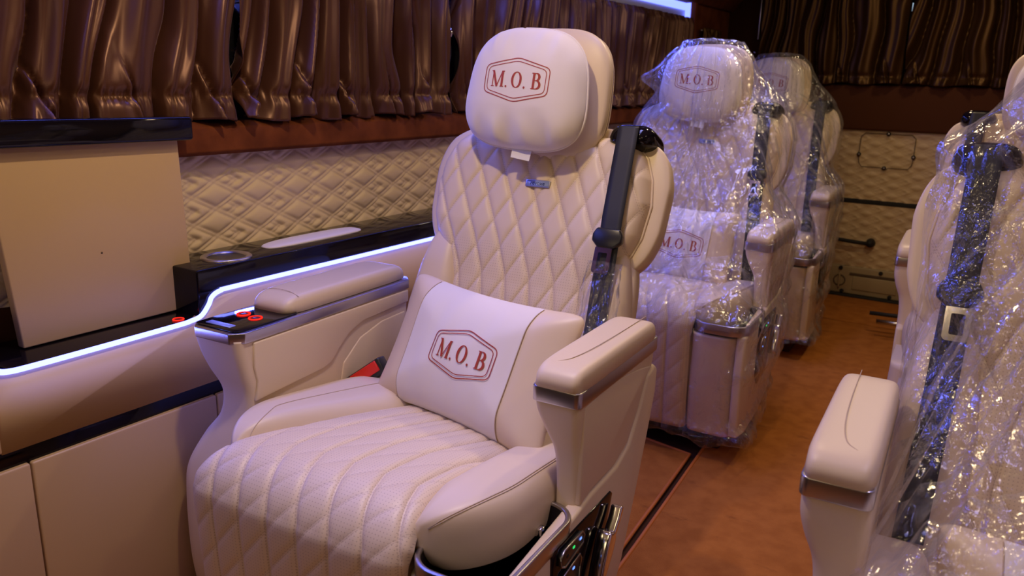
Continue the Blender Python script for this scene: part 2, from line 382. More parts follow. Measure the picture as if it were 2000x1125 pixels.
# ------------------------------------------------------------------ quilt relief
def groove(c, p, w=.006):      # c: lattice coordinate, p: metres per cell -> 0 in the seam, 1 away
    f = np.abs(((c + .5) % 1.0) - .5) * p
    return 1 - np.exp(-f / w)
def back_lattice(x, w):
    p = .062
    g = np.where(w > .30, .07 + .50 * (w - .30), np.where(w > .10, .07 - .07 * ((.30 - w) / .20) ** 1 * 1.0 + 0 * w, 0.0))
    g = np.interp(w, [-.1, .12, .22, .32, .40, .70], [0, .0, .012, .035, .068, .215])
    A = (x + g) / p; B = (x - .56 * w) / p + .3
    return A, B, p
def back_puff(x, w):
    A, B, p = back_lattice(x, w)
    return .0085 * (groove(A, p, .0055) * (.45 + .55 * groove(B, p, .005)) - .5)
def cushion_lattice(x, s):
    p = .067
    g = np.interp(s, [0, .12, .21, .35, .46, .60, 1.1], [.11, .05, .01, -.035, -.045, .0, .0])
    h = np.interp(s, [0, .3, .5, 1.1], [0, .10, .26, .80])
    return (x - g) / p, (x + h) / p + .35, p
def cushion_puff(x, s):
    A, B, p = cushion_lattice(x, s)
    return .0085 * (groove(A, p, .0055) * (.74 + .26 * groove(B, p, .007)) - .5)
def wrinkle(x, w, seed=0., amp=.003):
    out = np.empty(np.shape(x)); xf = np.ravel(x); wf = np.ravel(w)
    o = np.array([noise.noise(Vector((a * 28 + seed, b * 7, seed))) for a, b in zip(xf, wf)])
    return (o * amp).reshape(np.shape(x))

SEATS = {}
def build_seat(key, label, group, x, y, rz, recline, mirror=False, detail=True, arm_limit=-.522, body=True):
    s = -1.0 if mirror else 1.0
    T = thing('captain_seat', label, 'seat', (x, y, 0), rz, group)
    def mir(o):       # mirrored seats: parts flipped across x
        if mirror:
            o.data.transform(Matrix.Scale(-1, 4, (1, 0, 0))); o.data.flip_normals()
        return o
    fine = detail
    r = math.radians(recline)
    FB = lean(.32, .42, r, .012)
    # ---- base
    mir(box('pedestal', -.20, .24, -.10, .30, .003, .16, m_plastic, T, .01))
    mir(box('pedestal_cover', .245, .30, -.16, .34, .003, .17, m_carpet_dark, T, .008))
    mir(zloft('seat_base', [(.15, -.27, .30, -.20, .36, .04), (.26, -.29, .335, -.23, .38, .05), (.40, -.29, .335, -.23, .36, .05)], m_leather, T))
    # ---- aisle side shell
    arc = spline([(.010, .634), (.08, .640), (.16, .637), (.245, .627), (.325, .611)], 24)
    shell_poly = [(-.26, .10), (-.27, .30), (-.26, .425), (-.02, .452)] + [(.05, .462), (.16, .465), (.22, .485), (.265, .54), (.30, .60), (.335, .612)] + \
                 [(.352, .60), (.35, .55), (.32, .47), (.278, .37), (.22, .24), (.15, .14), (.02, .095), (-.16, .08)]
    if not body: shell_poly = [(max(p[0], -.03), p[1]) for p in shell_poly[3:-1]] + [(-.03, .10)]
    mir(prism('side_shell', shell_poly, 'x', .320 if mirror else .345, .343 if mirror else .374, m_leather, T, .008, 4))
    pan = [(.008, .456), (.008, .54)] + [tuple(p) for p in arc] + [(.298, .596), (.262, .542), (.215, .489), (.157, .470), (.05, .466)]
    if not mirror: mir(prism('armrest_panel', pan, 'x', .340, .3705, m_leather, T, .0035, 3))
    # ---- aisle armrest
    if mirror: mir(zloft('armrest_post', [(.20, .285, .344, .012, .24, .018), (.44, .285, .344, .008, .26, .018), (.50, .285, .345, .006, .28, .018), (.54, .285, .350, .002, .30, .018), (.575, .284, .362, -.006, .32, .018), (.61, .284, .370, -.012, .34, .018), (.648, .285, .370, -.014, .345, .018)], m_leather, T))
    else: mir(zloft('armrest_post', [(.44, .322, .366, .005, .20, .014), (.50, .322, .366, .003, .26, .014), (.55, .317, .366, .0, .30, .014), (.585, .303, .367, -.006, .33, .014), (.62, .289, .369, -.012, .34, .014), (.648, .285, .370, -.014, .345, .014)], m_leather, T))
    mir(prism('trim_strip', rrect(.283, .373, -.018, .350, .012), 'z', .639, .667, m_silver, T, .0025))
    fp = Frame((.328, .165, .667), (1, 0, 0), (0, 1, 0), (0, 0, 1))
    mir(pad('arm_pad', fp, .0455, .186, .036, .002, m_leather, T, k=8, n=24, m=50, a=11, b=.42))
    if fine:
        st = spline([(.345, .34, .7035), (.343, .20, .7045), (.338, .10, .7045), (.328, .04, .7035), (.312, .02, .7015)], 30)
        mir(tube('stitch_line', st, .0007, m_seam, T))
    # ---- storage pod with tray in front of the armrest
    if body:
        mir(zloft('side_pod', [(.09, .205, .350, -.25, .0, .035), (.2, .203, .350, -.262, .0, .04), (.34, .203, .350, -.268, .0, .045), (.415, .200, .350, -.270, .0, .05)], m_leather, T))
        ro = rrect(.208, .376, -.275, .005, .055, 8); ri = rrect(.216, .367, -.266, -.004, .048, 8); nn = len(ro)
        V = [(p[0], p[1], .424) for z in (0,) for p in ro] + [(p[0], p[1], .455) for p in ro] + [(p[0], p[1], .455) for p in ri] + [(p[0], p[1], .424) for p in ri]
        Fq = []
        for a, b in ((0, 1), (1, 2), (2, 3), (3, 0)):
            for i in range(nn): Fq.append((a * nn + i, a * nn + (i + 1) % nn, b * nn + (i + 1) % nn, b * nn + i))
        tr = mir(bevel(fix_normals(mesh_from('tray_rim', V, Fq, m_silver, T, True)), .002, 2))
        V = [(p[0], p[1], .450) for p in ri] + [(.27 + (p[0] - .27) * .9, -.14 + (p[1] + .14) * .93, .415) for p in ri]
        Fq = [(i, (i + 1) % nn, nn + (i + 1) % nn, nn + i) for i in range(nn)] + [tuple(range(nn, 2 * nn))]
        ty = mir(fix_normals(mesh_from('tray', V, Fq, m_black, T, True)))
        if fine:
            kn = mir(zloft('tray_catch', [(.416, .315, .330, -.055, -.035, .004), (.43, .317, .328, -.053, -.037, .004)], m_chrome, T))
    # ---- controls recess on the side shell
    if body:
        rec = [(-.106, .424), (-.098, .431), (.130, .430), (.140, .422), (.130, .395), (.112, .352), (.07, .255), (.04, .225), (-.06, .215), (-.10, .25)]
        mir(prism('control_recess', rec, 'x', .372, .3765, m_black, T, .0025))
    if fine and body:
        mir(prism('recline_lever', [(.125, .408), (.137, .404), (.134, .393), (.108, .362), (.094, .350), (.089, .358), (.098, .372), (.117, .392)], 'x', .380, .402, m_chrome, T, .004))
        mir(prism('slide_lever', [(.066, .388), (.088, .380), (.094, .366), (.085, .345), (.050, .300), (.034, .292), (.030, .305), (.040, .335), (.052, .365)], 'x', .380, .408, m_chrome, T, .0055))
        for pts_, dots in (([(-.005, .421), (.004, .410), (.0, .398), (-.068, .388), (-.083, .396), (-.085, .414), (-.074, .421)], ((-.06, .404, m_rubber), (-.038, .409, m_green), (-.012, .411, m_bluedot))),
                           ([(-.012, .382), (-.004, .370), (-.012, .335), (-.070, .318), (-.088, .330), (-.085, .365), (-.072, .374)], ((-.035, .368, m_bluedot), (-.06, .345, m_bluedot)))):
            sw = mir(prism('switch_panel', pts_, 'x', .376, .383, m_plastic, T, .002))
            mir(tube('switch_frame', [(.383, p[0], p[1]) for p in pts_], .0018, m_silver, sw, closed=True))
            for yy, zz, mm in dots: mir(box('indicator_light', .383, .3842, yy - .0035, yy + .0035, zz - .002, zz + .0022, mm, sw, .0006))
    # ---- window side armrest: column, inner panel, strip, pad, control plate
    mx_ = max(-.53, arm_limit)
    mir(zloft('window_armrest', [(z_, max(x0_, mx_), -.31, y0_, y1_, r_) for z_, x0_, y0_, y1_, r_ in [(.03, -.522, -.10, .38, .05), (.14, -.530, -.118, .40, .06), (.28, -.518, -.120, .42, .06), (.35, -.505, -.112, .43, .05), (.42, -.462, -.095, .44, .04), (.475, -.412, -.082, .44, .022), (.53, -.402, -.080, .44, .02), (.575, -.424, -.090, .44, .02), (.61, -.436, -.098, .44, .02), (.648, -.442, -.104, .44, .02)]], m_leather, T))
    mir(prism('trim_strip', rrect(max(-.446, mx_), -.306, -.108, .455, .022, 1), 'z', .643, .665, m_silver, T, .002))
    pan = [(-.066, .640), (-.069, .59), (-.062, .56), (-.067, .53), (-.07, .518), (.125, .528), (.15, .536), (.175, .560), (.21, .587), (.26, .603), (.43, .610), (.43, .640)]
    mir(prism('inner_panel', pan, 'x', -.314, -.305, m_leather, T, .003))
    pan = [(.17, .44), (.19, .52), (.25, .565), (.33, .585), (.42, .588), (.42, .44)]
    mir(prism('inner_panel', pan, 'x', -.316, -.308, m_leather, T, .004))
    mir(prism('control_plate', rrect(max(-.438, mx_ + .006), -.316, -.098, .07, .014), 'z', .663, .668, m_black, T, .001))
    xl_ = max(-.438, mx_ + .004); fp = Frame(((xl_ - .318) / 2, .245, .667), (1, 0, 0), (0, 1, 0), (0, 0, 1))
    mir(pad('arm_pad', fp, (-.318 - xl_) / 2, .205, .036, .002, m_leather, T, k=7, n=26, m=54, a=10, b=.42))
    if fine and mx_ < -.5:
        for (cx, cy) in ((-.40, -.005), (-.358, -.012)):
            t = np.linspace(0, 2 * math.pi, 24, endpoint=False)
            mir(tube('ring_light', [(cx + .013 * math.cos(q), cy + .013 * math.sin(q), .6690) for q in t], .0016, m_ring, T, closed=True, seg=6))
            mir(prism('button', [(cx + .010 * math.cos(q), cy + .010 * math.sin(q)) for q in t], 'z', .6675, .6695, m_plastic, T, 0))
        mir(prism('maker_plate', rrect(-.42, -.35, -.085, -.068, .003), 'z', .668, .6688, m_badge, T, 0))
        mir(tube('stitch_line', spline([(-.43, .078, .6985), (-.40, .085, .7035), (-.36, .085, .7035), (-.325, .078, .6985)], 16), .0006, m_seam, T))
    # ---- cushion: quilted centre that rolls over the front edge and runs down as the leg rest
    path = [(.30, .450), (.20, .462), (.05, .484), (-.10, .502), (-.19, .506)]
    for q in np.linspace(0, 85, 7)[1:]:
        a = math.radians(q); path.append((-.19 - .085 * math.sin(a), .421 + .085 * math.cos(a)))
    path += [(-.272, .36), (-.266, .26), (-.258, .16), (-.245, .085)]
    Pp = spline(path, 160); ds = np.r_[0, np.cumsum(np.linalg.norm(np.diff(Pp, axis=0), axis=1))]
    nS = 230 if fine else 120; S = np.linspace(0, ds[-1], nS); py = np.interp(S, ds, Pp[:, 0]); pz = np.interp(S, ds, Pp[:, 1])
    ty_ = np.gradient(py); tz_ = np.gradient(pz); ln = np.hypot(ty_, tz_); ny, nz = -tz_ / ln * -1, ty_ / ln * -1
    ny, nz = tz_ / ln, -ty_ / ln
    hl = np.interp(S, [0, .1, .2, .3, .43, .5, .58, 1.2], [.07, .085, .12, .16, .21, .24, .266, .262])
    hr = np.interp(S, [0, .15, .29, .44, .52, .58, .66, 1.2], [.215, .210, .197, .190, .203, .212, .203, .203])
    nU = 170 if fine else 80; U = np.linspace(-1, 1, nU)
    X = np.where(U[None, :] < 0, U[None, :] * hl[:, None], U[None, :] * hr[:, None]); SS = np.repeat(S[:, None], nU, 1)
    e = np.clip(1 - np.abs(U[None, :]) ** 14, 0, 1) ** .5 * np.clip(1 - (2 * SS / S[-1] - 1) ** 60, 0, 1) ** .5
    d = -.022 + .022 * e + cushion_puff(X, SS) * e + .014 * e * np.clip(1 - (X / .25) ** 2, 0, 1) * np.interp(SS, [0, .3, .6], [1, 1, .4])
    P = np.stack([X, py[:, None] + ny[:, None] * d, pz[:, None] + nz[:, None] * d], -1)
    A, B, _ = cushion_lattice(X, SS)
    mir(sheet('quilted_cushion', P, m_quilt_c, T, {'quilt': np.stack([A, B], -1), 'surf': np.stack([X, SS], -1)}, flip=False))
    # core under the quilt and the leg rest
    mir(zloft('leg_rest_core', [(.085, -.262, .198, -.238, -.17, .02), (.25, -.262, .198, -.262, -.17, .02), (.42, -.262, .198, -.255, -.10, .03)], m_leather, T))
    fr = Frame((0, .07, .425), (1, 0, 0), (0, 1, -.10), (0, .10, 1))
    mir(pad('cushion_core', fr, .24, .25, .030, .05, m_leather, T, k=7, a=8))
    def hlr(y_, right):
        s_ = np.interp(y_, Pp[:, 0][::-1][np.argsort(Pp[:, 0][::-1])] if False else np.sort(Pp[:, 0]), ds[np.argsort(Pp[:, 0])])
        return np.interp(s_, S, hr if right else hl)
    top_y = Pp[:70, 0]; top_s = ds[:70]; o_ = np.argsort(top_y)
    for sx, y0, hh_ in ((-1, .04, .235), (1, .025, .255)):
        fr = Frame((0, y0, .452), (1, 0, 0), (0, 1, -.10), (0, .10, 1))
        def ol(X, W, sx=sx, y0=y0, hh_=hh_):
            yy = y0 + W; ss_ = np.interp(yy, top_y[o_], top_s[o_])
            inner = np.interp(ss_, S, hr if sx > 0 else hl) - .012
            outer = np.full_like(inner, .322 if sx > 0 else .312)
            q = np.clip((-(W / hh_) - .35) / .65, 0, 1)
            outer = inner + (outer - inner) * np.sqrt(np.clip(1 - q ** 2.2, .03, 1))
            t_ = (X / .5 + 1) / 2 if sx > 0 else 1 - (X / .5 + 1) / 2
            t_ = t_
            return sx * (inner + (outer - inner) * t_), W
        TT = .058 if sx > 0 else .066
        X_, W_, r_ = pad_xy(34, 64, .5, hh_, 5); D_ = dome(r_, 4.5, .5)
        Xo, Wo = ol(X_, W_)
        bo = mir(sheets_pair('seat_bolster', fr(Xo, Wo, TT * D_), fr(Xo, Wo, -.095 * D_), m_leather, T))
        if fine:
            for off in ((.0, .05) if sx > 0 else (.0,)):
                lines = []
                for q in np.linspace(-.975, .82, 50):
                    xx = (.62 + off) * .5 if sx > 0 else (.10 - .5 * 0) * .5
                    if sx < 0 and q < -.55: xx = (.10 + (-.55 - q) * 2.0) * .5
                    rr = (abs(xx / .5) ** 5 + abs(q) ** 5) ** .2
                    a_, b_ = ol(np.array(xx), np.array(q * hh_)); lines.append(fr(a_, b_, TT * (1 - min(rr, .995) ** 4.5) ** .5 + .0005))
                mir(tube('stitch_line', lines, .0009, m_seam, bo, seg=6))
    # ---- backrest
    bs = mir(pad('backrest_shell', FB.shift(.003, .505, -.012), .298, .175, .012, .165, m_leather, T, k=4.2, n=50, m=44, a=5, b=.5,
            outline=lambda X, W: (X * np.interp(W, [-.19, -.05, .05, .13, .19], [.90, .985, 1.0, .97, .86]), W)))
    mir(pad('backrest_frame', FB.shift(0, .19, -.012), .282, .25, .012, .13, m_leather, T, k=7, n=40, m=40, a=7,
            outline=lambda X, W: (X * np.interp(W, [-.25, .0, .25], [1.02, .97, .92]), W)))
    for sx in (-1, 1):
        bo = mir(pad('back_bolster', FB.shift(sx * .220, .165, .0), .064, .245, .046, .05, m_leather, T, k=4, n=26, m=60, a=3.4, b=.5,
                outline=lambda X, W, sx=sx: (X * np.interp(W, [-.24, .05, .24], [1.05, 1, .62]) + sx * (-.004), W)))
        if fine:
            for off in (.004, .011):
                pts = [FB(sx * (.215 + .036 + off * .6) * 1.0, .165 + q, .046 * (1 - min(.99, abs(.6)) ** 3.4) ** .5 - .002) for q in np.linspace(-.2, .16, 20)]
    WQ = np.linspace(-.03, .655, 240 if fine else 110); nU = 170 if fine else 80; U = np.linspace(-1, 1, nU)
    hw = np.interp(WQ, [-.03, .10, .24, .30, .335, .37, .40, .44, .51, .565, .612, .64, .655], [.172, .176, .178, .186, .200, .226, .247, .262, .270, .262, .243, .214, .17])
    X = U[None, :] * hw[:, None]; W = np.repeat(WQ[:, None], nU, 1)
    base = .024 + np.interp(W, [0, .3, .42, .6, .66], [.004, .0, .006, .006, -.002]) + .016 * np.clip(np.abs(X) / .27, 0, 1) ** 2 * np.clip((W - .33) / .1, 0, 1)
    e = np.clip(1 - np.abs(U[None, :]) ** 12, 0, 1) ** .5 * np.clip(1 - np.clip((W - .54) / .115, 0, 1) ** 6, 0, 1) ** .5
    d = -.012 + (base + .012) * e + back_puff(X, W) * e
    A, B, _ = back_lattice(X, W)
    mir(sheet('quilted_backrest', FB(X, W, d), m_quilt, T, {'quilt': np.stack([A, B], -1), 'surf': np.stack([X, W], -1)}))
    if fine:
        for sx in (-1, 1):
            k0 = [i for i in range(len(WQ)) if WQ[i] > .30]
            mir(tube('piping', [FB(sx * (hw[i] * .998 + .001), WQ[i], -.003) for i in k0], .0032, m_leather, T, seg=6))
            for off in (.0, .007):
                mir(tube('stitch_line', [FB(sx * (.268 - .012 + off) * np.interp(q, [0, .33], [1.0, .94]), q, .0085 - .3 * off) for q in np.linspace(.02, .32, 30)], .0009, m_seam, T, seg=6))
    # maker badge
    fb = FB.shift(.012, .528, .033)
    mb = np.array([fb.U, fb.W, fb.N]).T
    mt = Matrix([[*mb[i], fb.O[i]] for i in range(3)] + [[0, 0, 0, 1]])
    o = prism('maker_badge', rrect(-.031, .031, -.0085, .0085, .003), 'z', 0, .004, m_silver, T, .001); o.data.transform(mt)
    o2 = prism('badge_face', rrect(-.028, .028, -.0065, .0065, .002), 'z', .004, .0046, m_badge, o, 0); o2.data.transform(mt)
    if fine: text_mesh('badge_lettering', 'revoxe', .013, m_plastic, o, mt @ Matrix.Translation((0, 0, .0052)))
    # ---- headrest block and its pillow
    FH = lean(0, 0, r * .45); FH.O = FB(-.014, .618, .05)
    hb = mir(pad('headrest', FH.shift(.012, .108, -.022), .148, .146, .020, .105, m_leather, T, k=3.2, n=44, m=40, a=3.6, b=.5))
    if fine:
        for off in (0, .012):
            t = np.linspace(math.radians(-60), math.radians(240), 60); k = 3.2
            pts = []
            for q in t:
                c_, s_ = math.cos(q), math.sin(q); g = 1 / (abs(c_) ** k + abs(s_) ** k) ** (1 / k) * .985
                pts.append(FH(.012 + c_ * g * .1485, .108 + s_ * g * .1465, -.034 - off))
            mir(tube('stitch_line', pts, .0011, m_seam, hb, seg=6))
    mir(tube('headrest_stem', [FB(-.05, .58, -.02), FH(-.05, .05, -.05)], .006, m_chrome, T)); mir(tube('headrest_stem', [FB(.05, .58, -.02), FH(.05, .05, -.05)], .006, m_chrome, T))
    FP = FH.shift(-.004, .108, .045).roll(math.radians(-2.5))
    HW, HH, TF = .145, .130, .056; kk, aa, bb = 3.0, 3.2, .55
    def pdisp(X, W): return wrinkle(X, W, 3.3, .013) * np.clip((np.abs(W) - .04) / .07, 0, 1) + .0042 * np.sin(85 * X + 14 * W + 600 * wrinkle(X, W, 9.1, .004)) * np.clip((np.abs(W) - .062) / .05, 0, 1)
    def prof(X, W): return X * (1 - .10 * np.clip(W / HH, -1, 1)), W
    pl = mir(pad('headrest_pillow', FP, HW, HH, TF, .042, m_suede, T, k=kk, n=70, m=60, a=aa, b=bb, disp=pdisp, outline=prof))
    q = np.linspace(0, 2 * math.pi, 90, endpoint=False); pts = []
    for t in q:
        c_, s_ = math.cos(t), math.sin(t); g = 1 / (abs(c_) ** kk + abs(s_) ** kk) ** (1 / kk)
        xx, ww = prof(c_ * g * HW * 1.0, s_ * g * HH * 1.0); pts.append(FP(xx, ww, -.001))
    mir(tube('piping', pts, .0028, m_suede, pl, closed=True, seg=6))
    def surf(x_, w_, lift):
        x0 = x_ / (1 - .10 * w_ / HH); rr = (abs(x0 / HW) ** kk + abs(w_ / HH) ** kk) ** (1 / kk)
        d_ = TF * (1 - rr ** aa) ** bb
        wr = noise.noise(Vector((x_ * 28 + 3.3, w_ * 7, 3.3))) * .013 * min(max((abs(w_) - .04) / .07, 0), 1) * (1 - rr ** aa) ** bb
        return FP(x_, w_, d_ + wr + lift)
    # on a mirrored seat the crest still reads the right way round
    if mirror:
        crest(pl, lambda x_, w_, l_: surf(-x_, w_, l_) * np.array([-1, 1, 1]))
    else:
        crest(pl, lambda x_, w_, l_: surf(x_, w_ + .012, l_))
    if fine:
        mir(sheet('care_tag', FH(np.array([[-.025, .025], [-.024, .024]]), np.array([[-.012, -.012], [-.040, -.046]]), np.array([[.045, .045], [.052, .054]])), m_tag, pl))
    # ---- belt on the aisle shoulder
    G = FB.shift(.205, .648, -.02)
    gd = mir(pad('belt_guide', Frame(G.O, G.U, G.N, G.W), .052, .062, .034, .022, m_black, T, k=4, n=24, m=24, a=4, b=.5))
    bx = np.array([.204, .208, .212, .214, .218, .224, .228]); bw = np.array([.668, .62, .47, .40, .25, .12, .02]); bd = np.array([.045, .052, .056, .054, .048, .056, .05])
    bx_, bw_, bd_ = [np.interp(np.linspace(0, 6, 60), range(7), a_) for a_ in (bx, bw, bd)]
    off = np.array([-.023, -.0115, 0, .0115, .023])
    Pb = FB(bx_[:, None] + off[None, :], np.repeat(bw_[:, None], 5, 1), np.repeat(bd_[:, None], 5, 1) + .0)
    blt = mir(sheet('seat_belt', Pb, m_belt, T)); sm = blt.modifiers.new('Solidify', 'SOLIDIFY'); sm.thickness = .0015; sm.offset = 0
    if fine or key == 'R1':
        fk = FB.shift(.213, .415, .060)
        mk = Matrix([[fk.U[i], fk.W[i], fk.N[i], fk.O[i]] for i in range(3)] + [[0, 0, 0, 1]])
        o = prism('buckle_tongue_grip', [(-.033, .012), (-.026, .026), (.026, .026), (.033, .012), (.033, -.002), (.018, -.016), (-.018, -.016), (-.033, -.002)], 'z', -.008, .009, m_plastic, blt, .004)
        o.data.transform(mk); mir(o)
        o = mesh_from('buckle_tongue', *ring_plate(rrect(-.022, .016, -.070, -.012, .007), rrect(-.013, .007, -.060, -.026, .003), .003, .0055), m_chrome, blt, False)
        fix_normals(o); o.data.transform(mk); mir(o)
    # ---- buckle beside the cushion
    kb = Matrix.Translation((-.268, .215, .487)) @ Matrix.Rotation(math.radians(52), 4, 'Y') @ Matrix.Rotation(math.radians(-15), 4, 'X') @ Matrix.Scale(1.25, 4)
    bk = box('belt_buckle', -.016, .014, -.012, .014, -.04, .048, m_plastic, T, .004); bk.data.transform(kb); mir(bk)
    bk2 = box('release_button', -.014, .006, -.0150, .004, -.02, .040, m_red, bk, .002); bk2.data.transform(kb); mir(bk2)
    SEATS[key] = (T, FB, FH)
    return T
def ring_plate(ro, ri, z0, z1):
    n = len(ro); V = [(p[0], p[1], z0) for p in ro] + [(p[0], p[1], z1) for p in ro] + [(p[0], p[1], z1) for p in ri] + [(p[0], p[1], z0) for p in ri]; F = []
    for a, b in ((0, 1), (1, 2), (2, 3), (3, 0)):
        for i in range(n): F.append((a * n + i, a * n + (i + 1) % n, b * n + (i + 1) % n, b * n + i))
    return V, F

def throw_pillow(label, world_mtx, hw=.205, hh=.145, T=.065, emblem=True, seed=1.0):
    root = thing('throw_pillow', label, 'pillow', world_mtx.translation, 0, 'crest pillows on the seats')
    root.matrix_world = world_mtx
    fr = Frame((0, 0, 0), (1, 0, 0), (0, 1, 0), (0, 0, 1))
    def ol(X, W):
        u = X / hw; v = W / hh
        return X * (1 - .055 * (1 - np.abs(v) ** 2)), W * (1 - .11 * (1 - np.abs(u) ** 2))
    kk, aa, bb = 14, 2.2, .62
    def dsp(X, W): return wrinkle(X, W, seed, .004)
    pad('pillow_body', fr, hw, hh, T, .078, m_leather, root, k=kk, n=60, m=50, a=aa, b=bb, outline=ol, disp=dsp)
    # suede centre band lies on the front, following it
    def surf(x, w, lift):
        # invert the outline approximately
        u, v = x / hw, w / hh
        for _ in range(6):
            u = x / hw / (1 - .055 * (1 - v * v)); v = w / hh / (1 - .11 * (1 - u * u))
        u = np.clip(u, -1, 1); v = np.clip(v, -1, 1)
        rr = np.minimum((np.abs(u) ** kk + np.abs(v) ** kk) ** (1 / kk), .9999)
        r_ = np.minimum(rr, 1)
        dm = np.clip(1 - r_ ** aa, 0, 1) ** bb
        return fr(x, w, T * dm + lift)
    n = 44; t = np.linspace(-1, 1, n)
    Xb = np.repeat((t * hw * .60)[None, :], n, 0) ; Wb = np.repeat((t)[:, None], n, 1) * (hh * (1 - .11 * (1 - (Xb / hw) ** 2))) * .992
    pts = surf(Xb, Wb, .0022); pts[..., 2] += wrinkle(Xb, Wb, seed, .004) * np.clip(1 - np.abs(np.repeat(t[:, None], n, 1)) ** 3, 0, 1)
    band = sheet('suede_band', pts, m_suede, root)
    for sx in (-1, 1):
        ww = t * hh * .90
        q = surf(np.full(n, sx * hw * .605), ww, .0022); q[..., 2] += wrinkle(np.full(n, sx * hw * .605), ww, seed, .004)
        tube('stitch_line', q, .0009, m_seam, root, seg=6)
    if emblem:
        crest(band, lambda x, w, l: surf(x + .024, w, l) + np.array([0, 0, .0030 + max(0, noise.noise(Vector(((x + .024) * 28 + seed, w * 7, seed)))) * .004]), .165)
    return root

def film(name, label, roots, parent_T, zr, bottom_z, grow=.012, n_ang=200, n_z=150, seed=0, center=(0, .05), slope=.55, flare=None, extra=None, group='plastic seat covers'):
    # loose cover: the hanging envelope of the seat's outline, crumpled
    pts = []
    bpy.context.view_layer.update()
    inv = parent_T.matrix_world.inverted()
    def gather(o):
        if o.type == 'MESH':
            mm = inv @ o.matrix_world
            a = np.empty(len(o.data.vertices) * 3); o.data.vertices.foreach_get('co', a); a = a.reshape(-1, 3)
            if len(a) > 4000: a = a[::3]
            mm = np.array(mm); pts.append(a @ mm[:3, :3].T + mm[:3, 3])
        for c in o.children: gather(c)
    for r_ in roots: gather(r_)
    P = np.vstack(pts)
    if zr[0] > -1: P = P[(P[:, 0] > zr[0]) & (P[:, 0] < zr[1])]
    ztop = P[:, 2].max() + grow; zs = np.linspace(bottom_z, ztop, n_z); ang = np.linspace(0, 2 * math.pi, n_ang, endpoint=False)
    # support function of slices -> polar radius of the hull
    dirs = np.stack([np.cos(ang), np.sin(ang)], 1)
    H = np.full((n_z, n_ang), .02); dz = zs[1] - zs[0]
    cxs = np.array([np.interp(z, [.4, .7, 1.2], [center[0], center[0], center[0]]) for z in zs])
    cys = np.array([np.interp(z, [.4, .75, 1.25], [center[1], center[1] + .22, center[2] if len(center) > 2 else center[1] + .36]) for z in zs])
    for j, z in enumerate(zs):
        Q = P[np.abs(P[:, 2] - z) < max(dz, .012)]
        if len(Q): H[j] = np.maximum(H[j], (np.c_[Q[:, 0] - cxs[j], Q[:, 1] - cys[j]] @ dirs.T).max(0))
    for j in range(n_z - 2, -1, -1):    # hangs from above
        H[j] = np.maximum(H[j], H[j + 1] * .985)
    for j in range(1, n_z):             # tents outward above what sticks out below
        H[j] = np.maximum(H[j], H[j - 1] - slope * dz)
    top_cap = np.clip((ztop - zs) / .05, 0, 1) ** .5
    # support -> radius
    R = np.empty_like(H)
    for i in range(n_ang):
        c = np.cos(ang - ang[i]); ok = c > .25
        R[:, i] = (H[:, ok] / c[ok][None, :]).min(1)
    for _ in range(3):
        R = (np.roll(R, 1, 1) + R * 2 + np.roll(R, -1, 1)) / 4
        R[1:-1] = (R[:-2] + 2 * R[1:-1] + R[2:]) / 4
    out = np.empty((n_z, n_ang, 3))
    for j in range(n_z):
        for i in range(n_ang):
            a = ang[i]; z = zs[j]
            q = Vector((math.cos(a) * 3.0 + seed, math.sin(a) * 3.0, z * 2.2))
            n1 = noise.noise(q); qa = Vector((math.cos(a) * 5.5 + seed, math.sin(a) * 5.5, z * 1.1))
            n2 = 1 - abs(noise.noise(qa)) * 3; n3 = noise.noise(qa * 2.3 + Vector((3, 1, 7))); n4 = noise.noise(q * 7)
            hang = min(max((ztop - z) / .22, 0), 1)
            rr = R[j, i] + grow + (.010 * n1 + .014 * max(n2, 0) + .007 * abs(n3)) * (.25 + .75 * hang) + .0022 * n4
            if flare: rr += flare(a, z)
            rr *= 1 if j < n_z - 1 else 1
            out[j, i] = (cxs[j] + math.cos(a) * rr, cys[j] + math.sin(a) * rr, z + .006 * n2 + .010 * n1 * (j > 0))
    # close the top
    topc = out[-1].mean(0); caps = []
    for k_, f_ in enumerate((.93, .75, .5, .25, .02)):
        ring = topc + (out[-1] - topc) * f_; ring[:, 2] = ztop + .012 * (1 - f_) ** .5 + np.array([.006 * noise.noise(Vector((p[0] * 30, p[1] * 30, seed))) for p in ring]); caps.append(ring)
    out = np.concatenate([out, np.array(caps)], 0)
    if bottom_z < .2:   # ragged hem
        for i in range(n_ang): out[0, i, 2] += .03 * noise.noise(Vector((ang[i] * 6, seed, 0)))
    root = thing(name, label, 'plastic cover', parent_T.location, parent_T.rotation_euler[2], group)
    o = sheet('film_sheet', out, m_film, root, wrap=True)
    return root

